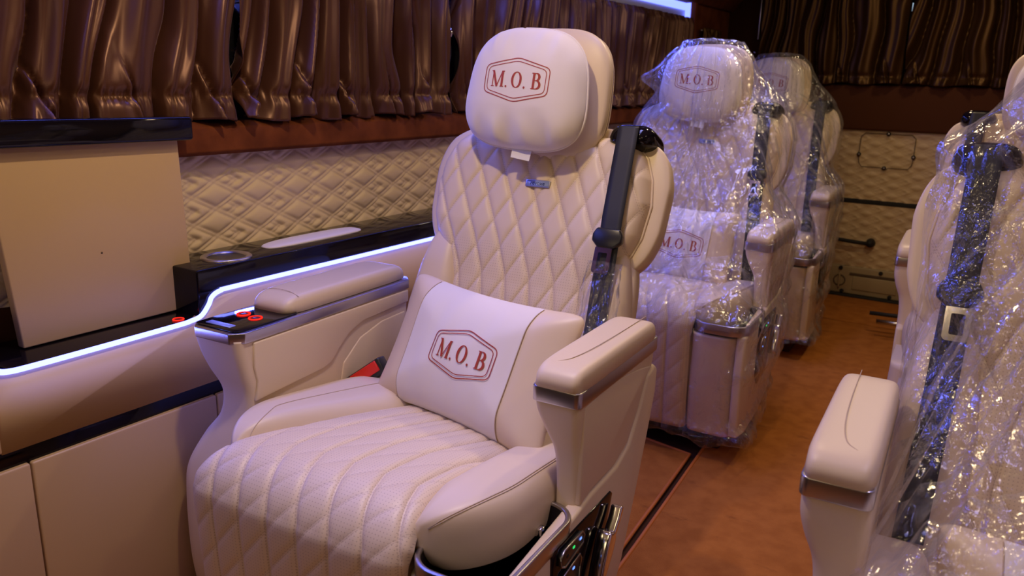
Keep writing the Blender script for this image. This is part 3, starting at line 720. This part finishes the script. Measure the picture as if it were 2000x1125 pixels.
# ================================================================== SETTING
def quilt_panel(name, origin, U, W, N, wid, hei, mat, pu, pw, res=.004, amp=.006, seam=.15, clear=None, sw=.0030):
    nu = int(wid / res) + 1; nw = int(hei / res) + 1
    x = np.linspace(0, wid, nu); w = np.linspace(0, hei, nw); X, Wm = np.meshgrid(x, w)
    a = X / pu + Wm / pw; b = X / pu - Wm / pw
    def g(c, width): return 1 - np.exp(-np.abs(c) * pw / width / 1.4)
    def dist(c, at): f = (c - at + .5) % 1 - .5; return f
    da = np.minimum(np.abs(dist(a, 0)), np.abs(dist(a, seam))); db = np.minimum(np.abs(dist(b, 0)), np.abs(dist(b, seam)))
    # nested small square inside each big cell's corner
    fa = (a % 1); fb = (b % 1)
    big = (fa > seam) & (fb > seam)
    par = (np.floor(a) + np.floor(b)) % 2 == 0
    nl = np.minimum(np.abs(fa - .50), np.abs(fa - .64)); c1 = np.where(par, nl, 9); nl2 = np.minimum(np.abs(fb - .50), np.abs(fb - .64)); c2 = np.where(par, nl2, 9)
    in1 = par & (fb > seam) & (fb < .66); in2 = par & (fa > seam) & (fa < .66)
    da = np.where(in1, np.minimum(da, c1), da); db = np.where(in2, np.minimum(db, c2), db)
    h = amp * (g(da, sw) * g(db, sw)) * (.55 + .45 * g(da, sw * 3.5) * g(db, sw * 3.5)) * 1.35
    if clear is not None: h = h * clear(X, Wm)
    fr = Frame(origin, U, W, N)
    return sheet(name, fr(X, Wm, h), mat, None)

WX = -1.61      # side wall plane
floor_ = struct(prism('floor', [(-1.66, -1.6), (1.0, -1.6), (1.0, 4.80), (-1.66, 4.80)], 'z', -.06, -.012, m_carpet_dark, None, 0))
struct(prism('ceiling', [(-1.4, -1.6), (.8, -1.6), (.8, 4.80), (-1.4, 4.80)], 'z', 1.84, 1.88, m_ceiling, None, 0))
struct(prism('wall_front', [(-1.66, -.02), (1.0, -.02), (1.0, 1.86), (-1.66, 1.86)], 'y', -1.64, -1.6, m_board, None, 0))
struct(prism('wall_right', [(-1.64, -.02), (4.80, -.02), (4.80, 1.86), (-1.64, 1.86)], 'x', .95, .99, m_board, None, 0))
struct(prism('wall_left', [(-1.64, -.02), (4.80, -.02), (4.80, 1.56), (-1.64, 1.56)], 'x', WX - .05, WX - .012, m_brown, None, 0))
struct(prism('wall_rear', [(-1.66, -.02), (1.0, -.02), (1.0, 1.86), (-1.66, 1.86)], 'y', 4.76, 4.80, m_brown, None, 0))
struct(prism('trim_1', [(WX + .0, 1.555), (WX + .05, 1.555), (WX + .26, 1.80), (WX + .26, 1.86), (WX, 1.86)], 'y', -1.6, 4.76, m_orange, None, .006))   # overhead cove
# quilted side panel
qp = struct(quilt_panel('trim_2', (WX - .010, .30, .70), (0, 1, 0), (0, 0, 1), (1, 0, 0), 3.85, .30, m_quilt_side, .128, .066, .0032, .008))
# window sill
struct(prism('trim_3', [(WX - .01, .968), (WX + .040, .966), (WX + .052, .975), (WX + .052, 1.030), (WX + .03, 1.041), (WX - .01, 1.041)], 'y', -.6, 4.15, m_orange, None, .004))
# light reveal above the curtains with the blue strip
struct(box('trim_4', WX - .012, WX + .004, -.6, 4.13, 1.485, 1.556, m_white, None, .002))
ls = tag(box('led_strip', WX + .004, WX + .012, -.5, 4.11, 1.516, 1.552, m_blueglow, None, .001), 'blue light strip along the top of the side curtains', 'light strip')
tag(box('led_strip', WX + .006, WX + .034, 4.116, 4.124, 1.38, 1.553, m_blueglow, None, .001), 'short glowing upright standing in for the blue-lit jamb at the rear end of the side window', 'light strip')  # no strip of its own: glow painted in for the lit window jamb
struct(box('trim_5', WX - .01, WX + .06, 4.125, 4.155, 1.04, 1.556, m_orange, None, .003))
struct(box('trim_6', WX - .012, WX + .03, 4.155, 4.76, .70, 1.80, m_orange, None, .004))
for i, (y0, y1) in enumerate(((.0, .0),)): pass
for i, (y0, y1) in enumerate(((-.5, 1.98), (2.10, 4.12))):
    struct(box('window_%d' % (i + 1), WX - .012, WX - .006, y0, y1, 1.045, 1.485, m_glass, None, 0))
struct(box('trim_7', WX - .012, WX + .002, 1.985, 2.095, 1.045, 1.485, m_white, None, .003))

# side curtains
def curtain(name, label, frame, width, z0, z1, mat, seed, pitch=.045, amp=.020, hem=.055, group=None, res=.0035, slant=.1, top_gather=True, wobk=2.0):
    rnd = random.Random(seed); nu = int(width / res) + 1; nw = 76
    x = np.linspace(0, width, nu); w = np.linspace(0, 1, nw) ** 1.0; Hh = z1 - z0
    X, Wn = np.meshgrid(x, w); Z = z0 + Wn * Hh; hz = Wn * Hh
    # irregular pleat phase
    ph = np.zeros(nu); k = 0.
    knots = [0.]; 
    while knots[-1] < width + .3: knots.append(knots[-1] + pitch * rnd.uniform(.62, 1.5))
    knots = np.array(knots); phase = np.interp(x, knots, np.arange(len(knots)))
    amps = np.interp(x, knots, [rnd.uniform(.55, 1.25) for _ in knots])
    Xs = X - slant * (hz - hem) * (.6 + .9 * np.sin(X * 5.3 + seed)) * 1.6
    PH = np.interp(Xs, np.r_[-9, knots, 99], np.r_[-9 / pitch, np.arange(len(knots)), 99 / pitch])
    AM = np.interp(Xs, knots, [rnd.uniform(.5, 1.3) for _ in knots])
    wob = np.array([[wobk * noise.noise(Vector((a * 8 + seed, b * 4.5, 0))) for a in x[::6]] for b in Z[:, 0]])
    wob = np.array([np.interp(x, x[::6], row) for row in wob])
    wave = np.abs(np.sin(math.pi * (PH + .25 * wob))) ** .62 * 2 - 1
    fine_ = np.sin(2 * math.pi * (PH * 2.6 + .5 * wob))
    body = amp * (wave * AM + .16 * fine_) + .008 * wob
    # gathered line above the hem
    gath = np.exp(-((hz - hem) / .014) ** 2)
    prof = body * (1 - .32 * gath) + .003 * gath * np.sin(2 * math.pi * X / .013)
    below = np.clip((hem - hz) / hem, 0, 1)
    prof += below * (.007 + .008 * np.sin(2 * math.pi * (PH * .5 + .1)))
    # pinched dark tucks
    for kx in [(p_ + q_) / 2 for p_, q_ in zip(knots[:-1:2], knots[1::2])]:
        kx += rnd.uniform(-.012, .012); tl = rnd.uniform(.035, .065); u_ = X - kx - (hz - hem) * -.24
        prof += (.010 * np.exp(-((u_ + .010) / .006) ** 2) - .026 * np.exp(-(u_ / .0042) ** 2)) * np.exp(-(np.clip(hz - hem, 0, 9) / tl) ** 2)
    if top_gather:
        tg = np.exp(-((Hh - hz) / .02) ** 2); prof = prof * (1 - .5 * tg) + .003 * tg * np.sin(2 * math.pi * X / .016)
    Z = Z + .006 * np.sin(2 * math.pi * (PH * .5)) * below + .004 * wob * below
    fr = frame
    root = thing(name, label, 'curtain', tuple(fr(width / 2, z0, 0)), 0, group)
    P = fr(X, Z, prof) - np.array(root.location)
    o = sheet('cloth', P, mat, root)
    sm = o.modifiers.new('Solidify', 'SOLIDIFY'); sm.thickness = .0015; sm.offset = 0
    rodz = z1 - .014
    tube('rod', np.array([fr(-.01, rodz, .0), fr(width + .01, rodz, .0)]) - np.array(root.location), .0035, m_silver, root)
    return root
side = Frame((WX + .040, 0, 0), (0, 1, 0), (0, 0, 1), (1, 0, 0))
curtain('curtain', 'brown satin curtain at the left edge, above the black bar', side.shift(.1, 0, 0), 1.14, 1.045, 1.47, m_curtain, 3, .085, .036)
curtain('curtain', 'brown satin curtain between the black bar and the first headrest', side.shift(1.245, 0, 0), .78, 1.045, 1.47, m_curtain, 8, .078, .036)
curtain('curtain', 'brown satin curtain behind the first and second headrests, under the blue light', side.shift(2.09, 0, 0), 2.02, 1.045, 1.478, m_curtain, 12, .075, .032)
hk = tag(tube('curtain_hook', [(WX + .05, 2.055, 1.30), (WX + .056, 2.055, 1.285), (WX + .05, 2.055, 1.27)], .004, m_chrome), 'small chrome hook between two side curtains', 'hook')
curtain('curtain', 'small dark curtain on the orange rear pillar', Frame((WX + .055, 4.25, 0), (0, 1, 0), (0, 0, 1), (1, 0, 0)), .30, 1.12, 1.44, m_curtain_rear, 5, .035, .012)

# ---- rear doors
RY = 4.74
struct(prism('trim_8', [(-1.50, .93), (.90, .93), (.90, 1.165), (-1.50, 1.165)], 'y', RY - .05, RY + .02, m_brown, None, .012))
def clear_hatch(X, Wm): return 1.0
struct(quilt_panel('door_1', (-1.40, RY - .018, .555), (1, 0, 0), (0, 0, 1), (0, -1, 0), 2.2, .375, m_quilt_rear, .115, .055, .005, .007, .2, None, .004))
struct(quilt_panel('door_2', (-1.40, RY - .018, .175), (1, 0, 0), (0, 0, 1), (0, -1, 0), 2.2, .355, m_quilt_rear, .115, .055, .005, .007, .2, None, .004))
struct(box('trim_9', -1.40, .80, RY - .022, RY - .005, .530, .556, m_rubber, None, .003))
# hatch outline, screws
ht = thing('access_hatch', 'outlined access hatch in the upper quilted rear door panel', 'hatch', (-.64, RY - .03, .82))
hx0, hx1, hz0, hz1 = -.135, .135, -.085, .095
pts = [(hx0 + .02, 0, hz0), (-.02, 0, hz0), (-.01, 0, hz0 - .008), (.01, 0, hz0 - .008), (.02, 0, hz0), (hx1 - .02, 0, hz0), (hx1 - .004, 0, hz0 + .02), (hx1, 0, hz0 + .05), (hx1 + .01, 0, hz0 + .065), (hx1, 0, hz0 + .08), (hx1, 0, hz1 - .02), (hx1 - .02, 0, hz1), (.02, 0, hz1), (-.02, 0, hz1), (hx0 + .02, 0, hz1), (hx0, 0, hz1 - .02), (hx0, 0, hz0 + .08), (hx0 - .01, 0, hz0 + .065), (hx0, 0, hz0 + .05), (hx0 + .004, 0, hz0 + .02)]
tube('seam', pts, .0022, m_gap, ht, closed=True, seg=6)
for (a, b) in ((hx0, hz0 + .065), (hx1, hz0 + .065), (0, hz0 - .002), (0, hz1)):
    w_ = prism('screw', [(a + .011 * math.cos(t), b + .011 * math.sin(t)) for t in np.linspace(0, 2 * math.pi, 16, endpoint=False)], 'y', -.006, .004, m_rubber, ht, .002)
    prism('screw_head', [(a + .005 * math.cos(t), b + .005 * math.sin(t)) for t in np.linspace(0, 2 * math.pi, 12, endpoint=False)], 'y', -.009, -.004, m_silver, w_, .001)
# grab handle
gh = thing('grab_handle', 'black grab handle on the lower quilted rear door panel', 'handle', (-.77, RY - .03, .325))
tube('bar', [(-.10, -.035, .005), (-.03, -.042, .002), (.04, -.042, -.002), (.11, -.035, -.005)], .011, m_rubber, gh, seg=12)
for sx, zz in ((-.105, .005), (.115, -.006)):
    tube('mount', [(sx, .012, zz), (sx, -.02, zz), (sx * .97, -.042, zz)], np.array([.026, .022, .014]), m_rubber, gh, seg=14)
# lower plate
lp = thing('door_plate', 'tan plastic service plate at the foot of the rear door', 'panel', (-.62, RY - .02, .09))
box('plate', -.27, .25, -.012, .004, -.075, .085, m_tan, lp, .01)
box('slot', -.12, .14, -.016, -.010, .035, .050, m_gap, lp, .002); box('flap', -.10, .13, -.018, -.010, -.045, .033, m_tan, lp, .004)
for (a, b) in ((-.25, .03), (-.17, .072), (.04, .068), (.225, .0), (-.15, -.06), (.10, -.06), (-.235, -.045)):
    prism('screw', [(a + .011 * math.cos(t), b + .011 * math.sin(t)) for t in np.linspace(0, 2 * math.pi, 14, endpoint=False)], 'y', -.020, -.008, m_rubber, lp, .002)
kn = tube('latch_ring', [(-.17 + .030 * math.cos(t), -.014, .0 + .030 * math.sin(t)) for t in np.linspace(0, 2 * math.pi, 24, endpoint=False)], .003, m_gap, lp, closed=True, seg=6)
box('latch_lever', -.174, -.166, -.026, -.012, -.04, .045, m_tan, lp, .002)
struct(box('trim_10', -1.5, .9, RY - .06, RY + .02, .0, .016, m_rubber, None, .004))
struct(box('trim_11', -1.5, .9, RY - .016, RY + .012, .016, .172, m_tan, None, .004))
# rear curtains
rear = Frame((-1.36, RY - .062, 0), (1, 0, 0), (0, 0, 1), (0, -1, 0))
curtain('curtain', 'dark brown satin curtain over the left rear door window', rear, .745, 1.17, 1.66, m_curtain_rear, 21, .098, .034, .04, None, .005, .10, True, 1.0)
curtain('curtain', 'dark brown satin curtain over the right rear door window', rear.shift(.755, 0, 0), .86, 1.17, 1.66, m_curtain_rear, 27, .100, .034, .04, None, .005, .10, True, 1.2)
struct(box('window_3', -1.34, .25, RY + .004, RY + .010, 1.18, 1.68, m_glass, None, 0))
tag(box('daylight_gap', -.612, -.606, RY - .045, RY - .043, 1.535, 1.575, m_daylight, None, 0), 'thin slit of daylight between the two rear curtains', 'light')
tag(box('curtain_rail', -1.385, -1.377, RY - .058, RY - .050, 1.40, 1.66, m_silver, None, .002), 'thin upright metal rail at the left rear curtain edge', 'rail')
tag(box('curtain_hook', -1.40, -1.388, RY - .06, RY - .045, 1.325, 1.335, m_chrome, None, .002), 'tiny chrome hook on the dark rear corner panel', 'hook')

# ---- floor coverings
def seam_x(y): return np.interp(y, [-1.5, 1.5, 2.3, 3.3, 4.16], [-.56, -.685, -.745, -.835, -.865])
def rug(name, label, poly, z0, z1, pipes):
    root = thing(name, label, 'carpet', (float(np.mean([p[0] for p in poly])), float(np.mean([p[1] for p in poly])), 0), 0, 'rust carpets')
    cx, cy = root.location[0], root.location[1]
    prism('pile', [(p[0] - cx, p[1] - cy) for p in poly], 'z', z0, z1, m_carpet, root, .003)
    for pp in pipes: tube('piping', [(p[0] - cx, p[1] - cy, z1 - .001) for p in pp], .0055, m_pipe, root, seg=8)
    return root
ys = np.linspace(-1.5, 4.155, 24); line = [(float(seam_x(y)) + .012 + .004 * noise.noise(Vector((y * 3, 0, 0))), float(y)) for y in ys]
rug('aisle_carpet', 'long rust carpet running down the aisle', line + [(.93, 4.155), (.93, -1.5)], -.012, .003, [line])
ys = np.linspace(.2, 2.27, 14); l2 = [(float(seam_x(y)) - .014 + .003 * noise.noise(Vector((y * 3, 5, 0))), float(y)) for y in ys]
rug('footwell_mat', 'rust mat with piped edges in front of the second seat', [(-1.40, .2)] + l2 + [(-1.40, 2.40)], -.012, .003, [l2 + [(-1.0, 2.31), (-1.40, 2.40)]])
ys = np.linspace(2.62, 4.155, 14); l3 = [(float(seam_x(y)) - .014, float(y)) for y in ys]
rug('footwell_mat', 'rust mat between the second and third seats', [(-1.40, 2.62)] + l3 + [(-1.40, 4.155)], -.012, .003, [l3])
rug('rear_carpet', 'rust carpet strip across the back of the van', [(-1.5, 4.165), (.93, 4.165), (.93, 4.68), (-1.5, 4.68)], -.012, .005, [])

# ---- side console under the window
CX = -1.452
con = thing('side_console', 'long gloss black window console with glowing edge over beige panels', 'console', (CX, 2.2, 0))
def L(y): return y - 2.2
def cbox(name, x0, x1, y0, y1, z0, z1, mat, bev=.003, par=con): return box(name, x0 - CX, x1 - CX, L(y0), L(y1), z0, z1, mat, par, bev)
cbox('shelf_box', WX - .005, CX, 1.022, 4.10, .622, .738, m_black, .004)
cbox('low_desk', WX - .005, CX, .628, 1.03, .600, .634, m_black, .004)
# beige face follows the light strip: its top edge steps down from the shelf to the desk
edge = spline([(.60, .668), (.606, .644), (.625, .632), (.70, .630), (.95, .632), (.995, .634), (1.022, .640), (1.042, .660), (1.052, .676), (1.075, .685), (1.13, .687), (1.6, .687), (4.1, .687)], 130)
poly = [(L(p[0]), p[1] - .004) for p in edge] + [(L(4.1), .482), (L(.598), .482)]
prism('face_panel', poly, 'x', -.02, .004, m_board, con, 0)
P = []
for p in edge: P.append((L(p[0]), p[1]))
P = np.array(P); T2 = np.gradient(P, axis=0); T2 /= np.linalg.norm(T2, axis=1)[:, None]; N2 = np.stack([-T2[:, 1], T2[:, 0]], 1)
A_ = P + N2 * .0055; B_ = P - N2 * .0055
Vv = np.stack([np.c_[np.full(len(P), .004), A_], np.c_[np.full(len(P), .009), A_ - N2 * .002], np.c_[np.full(len(P), .009), B_ + N2 * .002], np.c_[np.full(len(P), .004), B_]], 1)
fix_normals(sheet('glow_strip', Vv, m_led, con))
cbox('recess_band', WX, CX - .006, .30, 4.1, .440, .484, m_black, .001)
for (y0, y1) in ((-.3, .642), (.645, 1.045), (1.048, 1.75), (1.753, 2.6), (2.603, 4.1)):
    cbox('lower_panel', CX - .02, CX + .004, y0, y1, .0, .448, m_board, .004)
cbox('face_panel', CX - .02, CX + .004, -.3, .600, .484, .66, m_board, .003)
box('shelf_box', -.158, 0, L(-.3), L(.60), .622, .738, m_black, con, .004)
# cup holder ring and pad on the shelf
chx, chy = -1.514, 1.147
t = np.linspace(0, 2 * math.pi, 48, endpoint=False)
ch = thing('cup_holder', 'round silver cup holder set in the black console top', 'cup holder', (chx, chy, .738))
ring = [(r_ * math.cos(a), r_ * math.sin(a), z_) for r_, z_ in ((.057, .0), (.057, .0035), (.055, .005), (.049, .0055), (.045, .004), (.043, .001)) for a in t]
fix_normals(mesh_from('rim', ring, grid_faces(6, 48, True), m_silver, ch))
cup = [(r_ * math.cos(a), r_ * math.sin(a), z_) for r_, z_ in ((.0445, .0008), (.02, .0006), (.001, .0005)) for a in t]
mesh_from('well', cup, grid_faces(3, 48, True), m_plastic, ch)
pd = tag(pad('console_pad', Frame((-1.532, 1.435, .7375), (1, -.10, 0), (0, 1, 0), (0, 0, 1)), .036, .165, .008, .001, m_suede, None, k=3.2, n=26, m=60, a=8, b=.5), 'lilac lit oval pad inlaid in the black console top', 'pad')
# red lit ring on the desk
t = np.linspace(0, 2 * math.pi, 24, endpoint=False)
rb = thing('console_button', 'small red ring lit button on the low black desk', 'button', (-1.475, .985, .634))
tube('ring_light', [(.011 * math.cos(a), .011 * math.sin(a), .002) for a in t], .0014, m_ring, rb, closed=True, seg=6)
prism('button', [(.009 * math.cos(a), .009 * math.sin(a)) for a in t], 'z', 0, .002, m_plastic, rb, 0)

# ---- upright folding board with a black bar
bd = thing('folding_board', 'beige upright table leaf with gloss black bar on its top edge', 'table leaf', (-1.545, .88, .634), 0)
bx0, by0, bz0 = -1.545, .88, .634
def bpt(y, z): return (y - by0, z - bz0)
pl_ = [bpt(.698, .636), bpt(1.070, .636), bpt(1.060, 1.015), bpt(.672, 1.015)]
ob = prism('board', pl_, 'x', -.012, .010, m_board, bd, .003)
ob = prism('top_bar', [bpt(.640, 1.012), bpt(1.082, 1.008), bpt(1.082, 1.058), bpt(.640, 1.062)], 'x', -.022, .038, m_black, bd, .007)
t = np.linspace(0, 2 * math.pi, 10, endpoint=False)
prism('screw_hole', [(.868 - by0 + .0022 * math.cos(a), .793 - bz0 + .0022 * math.sin(a)) for a in t], 'x', .0095, .0105, m_gap, bd, 0)

# ================================================================== SEATS
R3 = math.radians(3)
S1 = build_seat('L1', 'uncovered cream leather captain seat nearest the camera on the left', 'captain seats', -.91, 1.05, R3, 21)
S2 = build_seat('L2', 'cream captain seat under plastic, second in the left row', 'captain seats', -1.0, 2.5, R3, 9, detail=True, arm_limit=-.42)
S3 = build_seat('L3', 'cream captain seat under plastic, farthest in the left row', 'captain seats', -1.06, 3.63, R3, 12, detail=False, arm_limit=-.36)
S4 = build_seat('R1', 'cream captain seat under plastic at the right edge, nearest the camera', 'captain seats', .19, 1.02, R3, 19, mirror=True, detail=True)
S5 = build_seat('R2', 'cream captain seat in the right row, behind the nearest one', 'captain seats', .088, 2.6, R3, 12, mirror=True, detail=False, body=False)

def placed(cx, cy, cz, rz, rec, roll):
    m_ = Matrix.Translation((cx, cy, cz)) @ Matrix.Rotation(rz, 4, 'Z') @ Matrix.Rotation(math.pi / 2 - rec, 4, 'X') @ Matrix.Rotation(roll, 4, 'Z')
    return m_
p1 = throw_pillow('cream crest pillow leaning on the uncovered seat nearest the camera', placed(-.880, 1.236, .603, -.179, .478, .0), .240, .146, .058)
p2 = throw_pillow('cream crest pillow under plastic on the second left seat', placed(-1.00, 2.66, .595, math.radians(3), math.radians(15), math.radians(-3)), seed=4.)
p4 = throw_pillow('plain corner of a cream pillow on the seat at the right edge', placed(.185, 1.10, .455, math.radians(3), math.radians(30), math.radians(2)), seed=7.)

# metal rods beside the right row
rod = thing('support_rods', 'black rod and silver rod sticking out into the rear aisle', 'rod', (-.52, 4.0, .06))
tube('black_rod', [(-.0, .02, .045), (.22, .05, .045)], .010, m_rubber, rod, seg=12)
box('rod_bracket', .16, .24, -.04, .06, -.056, .06, m_rubber, rod, .004)
tube('silver_rod', [(.04, -.03, .022), (.22, -.01, .022)], .011, m_silver, rod, seg=12)

# ================================================================== PLASTIC COVERS
def ear(a, z):      # loose corner of the bag beside the headrest, and the flared hem
    d = abs((a - math.pi * 1.0 + math.pi) % (2 * math.pi) - math.pi)
    e = .095 * math.exp(-(d / .13) ** 2) * math.exp(-((z - 1.16) / .04) ** 2)
    d2 = abs((a + .75 + math.pi) % (2 * math.pi) - math.pi)
    return e + .045 * math.exp(-(d2 / .5) ** 2) * math.exp(-((z - .08) / .05) ** 2)
def fin(a, z):
    d = abs((a - math.pi + math.pi) % (2 * math.pi) - math.pi)
    return .085 * math.exp(-(d / .26) ** 2) * math.exp(-((z - 1.07) / .05) ** 2)
f2 = film('plastic_cover', 'clear crumpled plastic bag over the second left seat', [S2, p2], S2, (-.34, .5), .075, .006, seed=2.0, center=(0.03, .0, .30), slope=.85, flare=ear)
f3 = film('plastic_cover', 'clear plastic bag over the farthest left seat', [S3], S3, (-.34, .5), .09, .006, seed=6.0, center=(0.03, .0, .30), slope=.85, flare=ear)
f4 = film('plastic_cover', 'clear plastic bag over the seat at the right edge', [S4, p4], S4, (-.27, .5), .36, .012, seed=9.0, center=(0.02, .12, .42), slope=.9, flare=fin)

# clear sleeve left on the lower belt of the uncovered seat
bpy.context.view_layer.update()
T1, FB1, _ = SEATS['L1']
ws = np.linspace(.37, .02, 60); nA = 40; out = []
for w in ws:
    ring = []
    for i in range(nA):
        a = 2 * math.pi * i / nA; q = Vector((math.cos(a) * 2.2, math.sin(a) * 2.2, w * 9))
        rr = 1 + .30 * noise.noise(q) + .16 * (1 - 2 * abs(noise.noise(q * 2.3)))
        ring.append(FB1(.219 + .012 * noise.noise(Vector((w * 8, 3, 0))) + .036 * rr * math.cos(a), w, .064 + .010 * rr * math.sin(a)))
    out.append(ring)
sl = thing('plastic_sleeve', 'crumpled clear plastic sleeve on the lower belt of the uncovered seat', 'plastic cover', T1.location, R3)
sheet('film_sheet', np.array(out), m_film, sl, wrap=True)
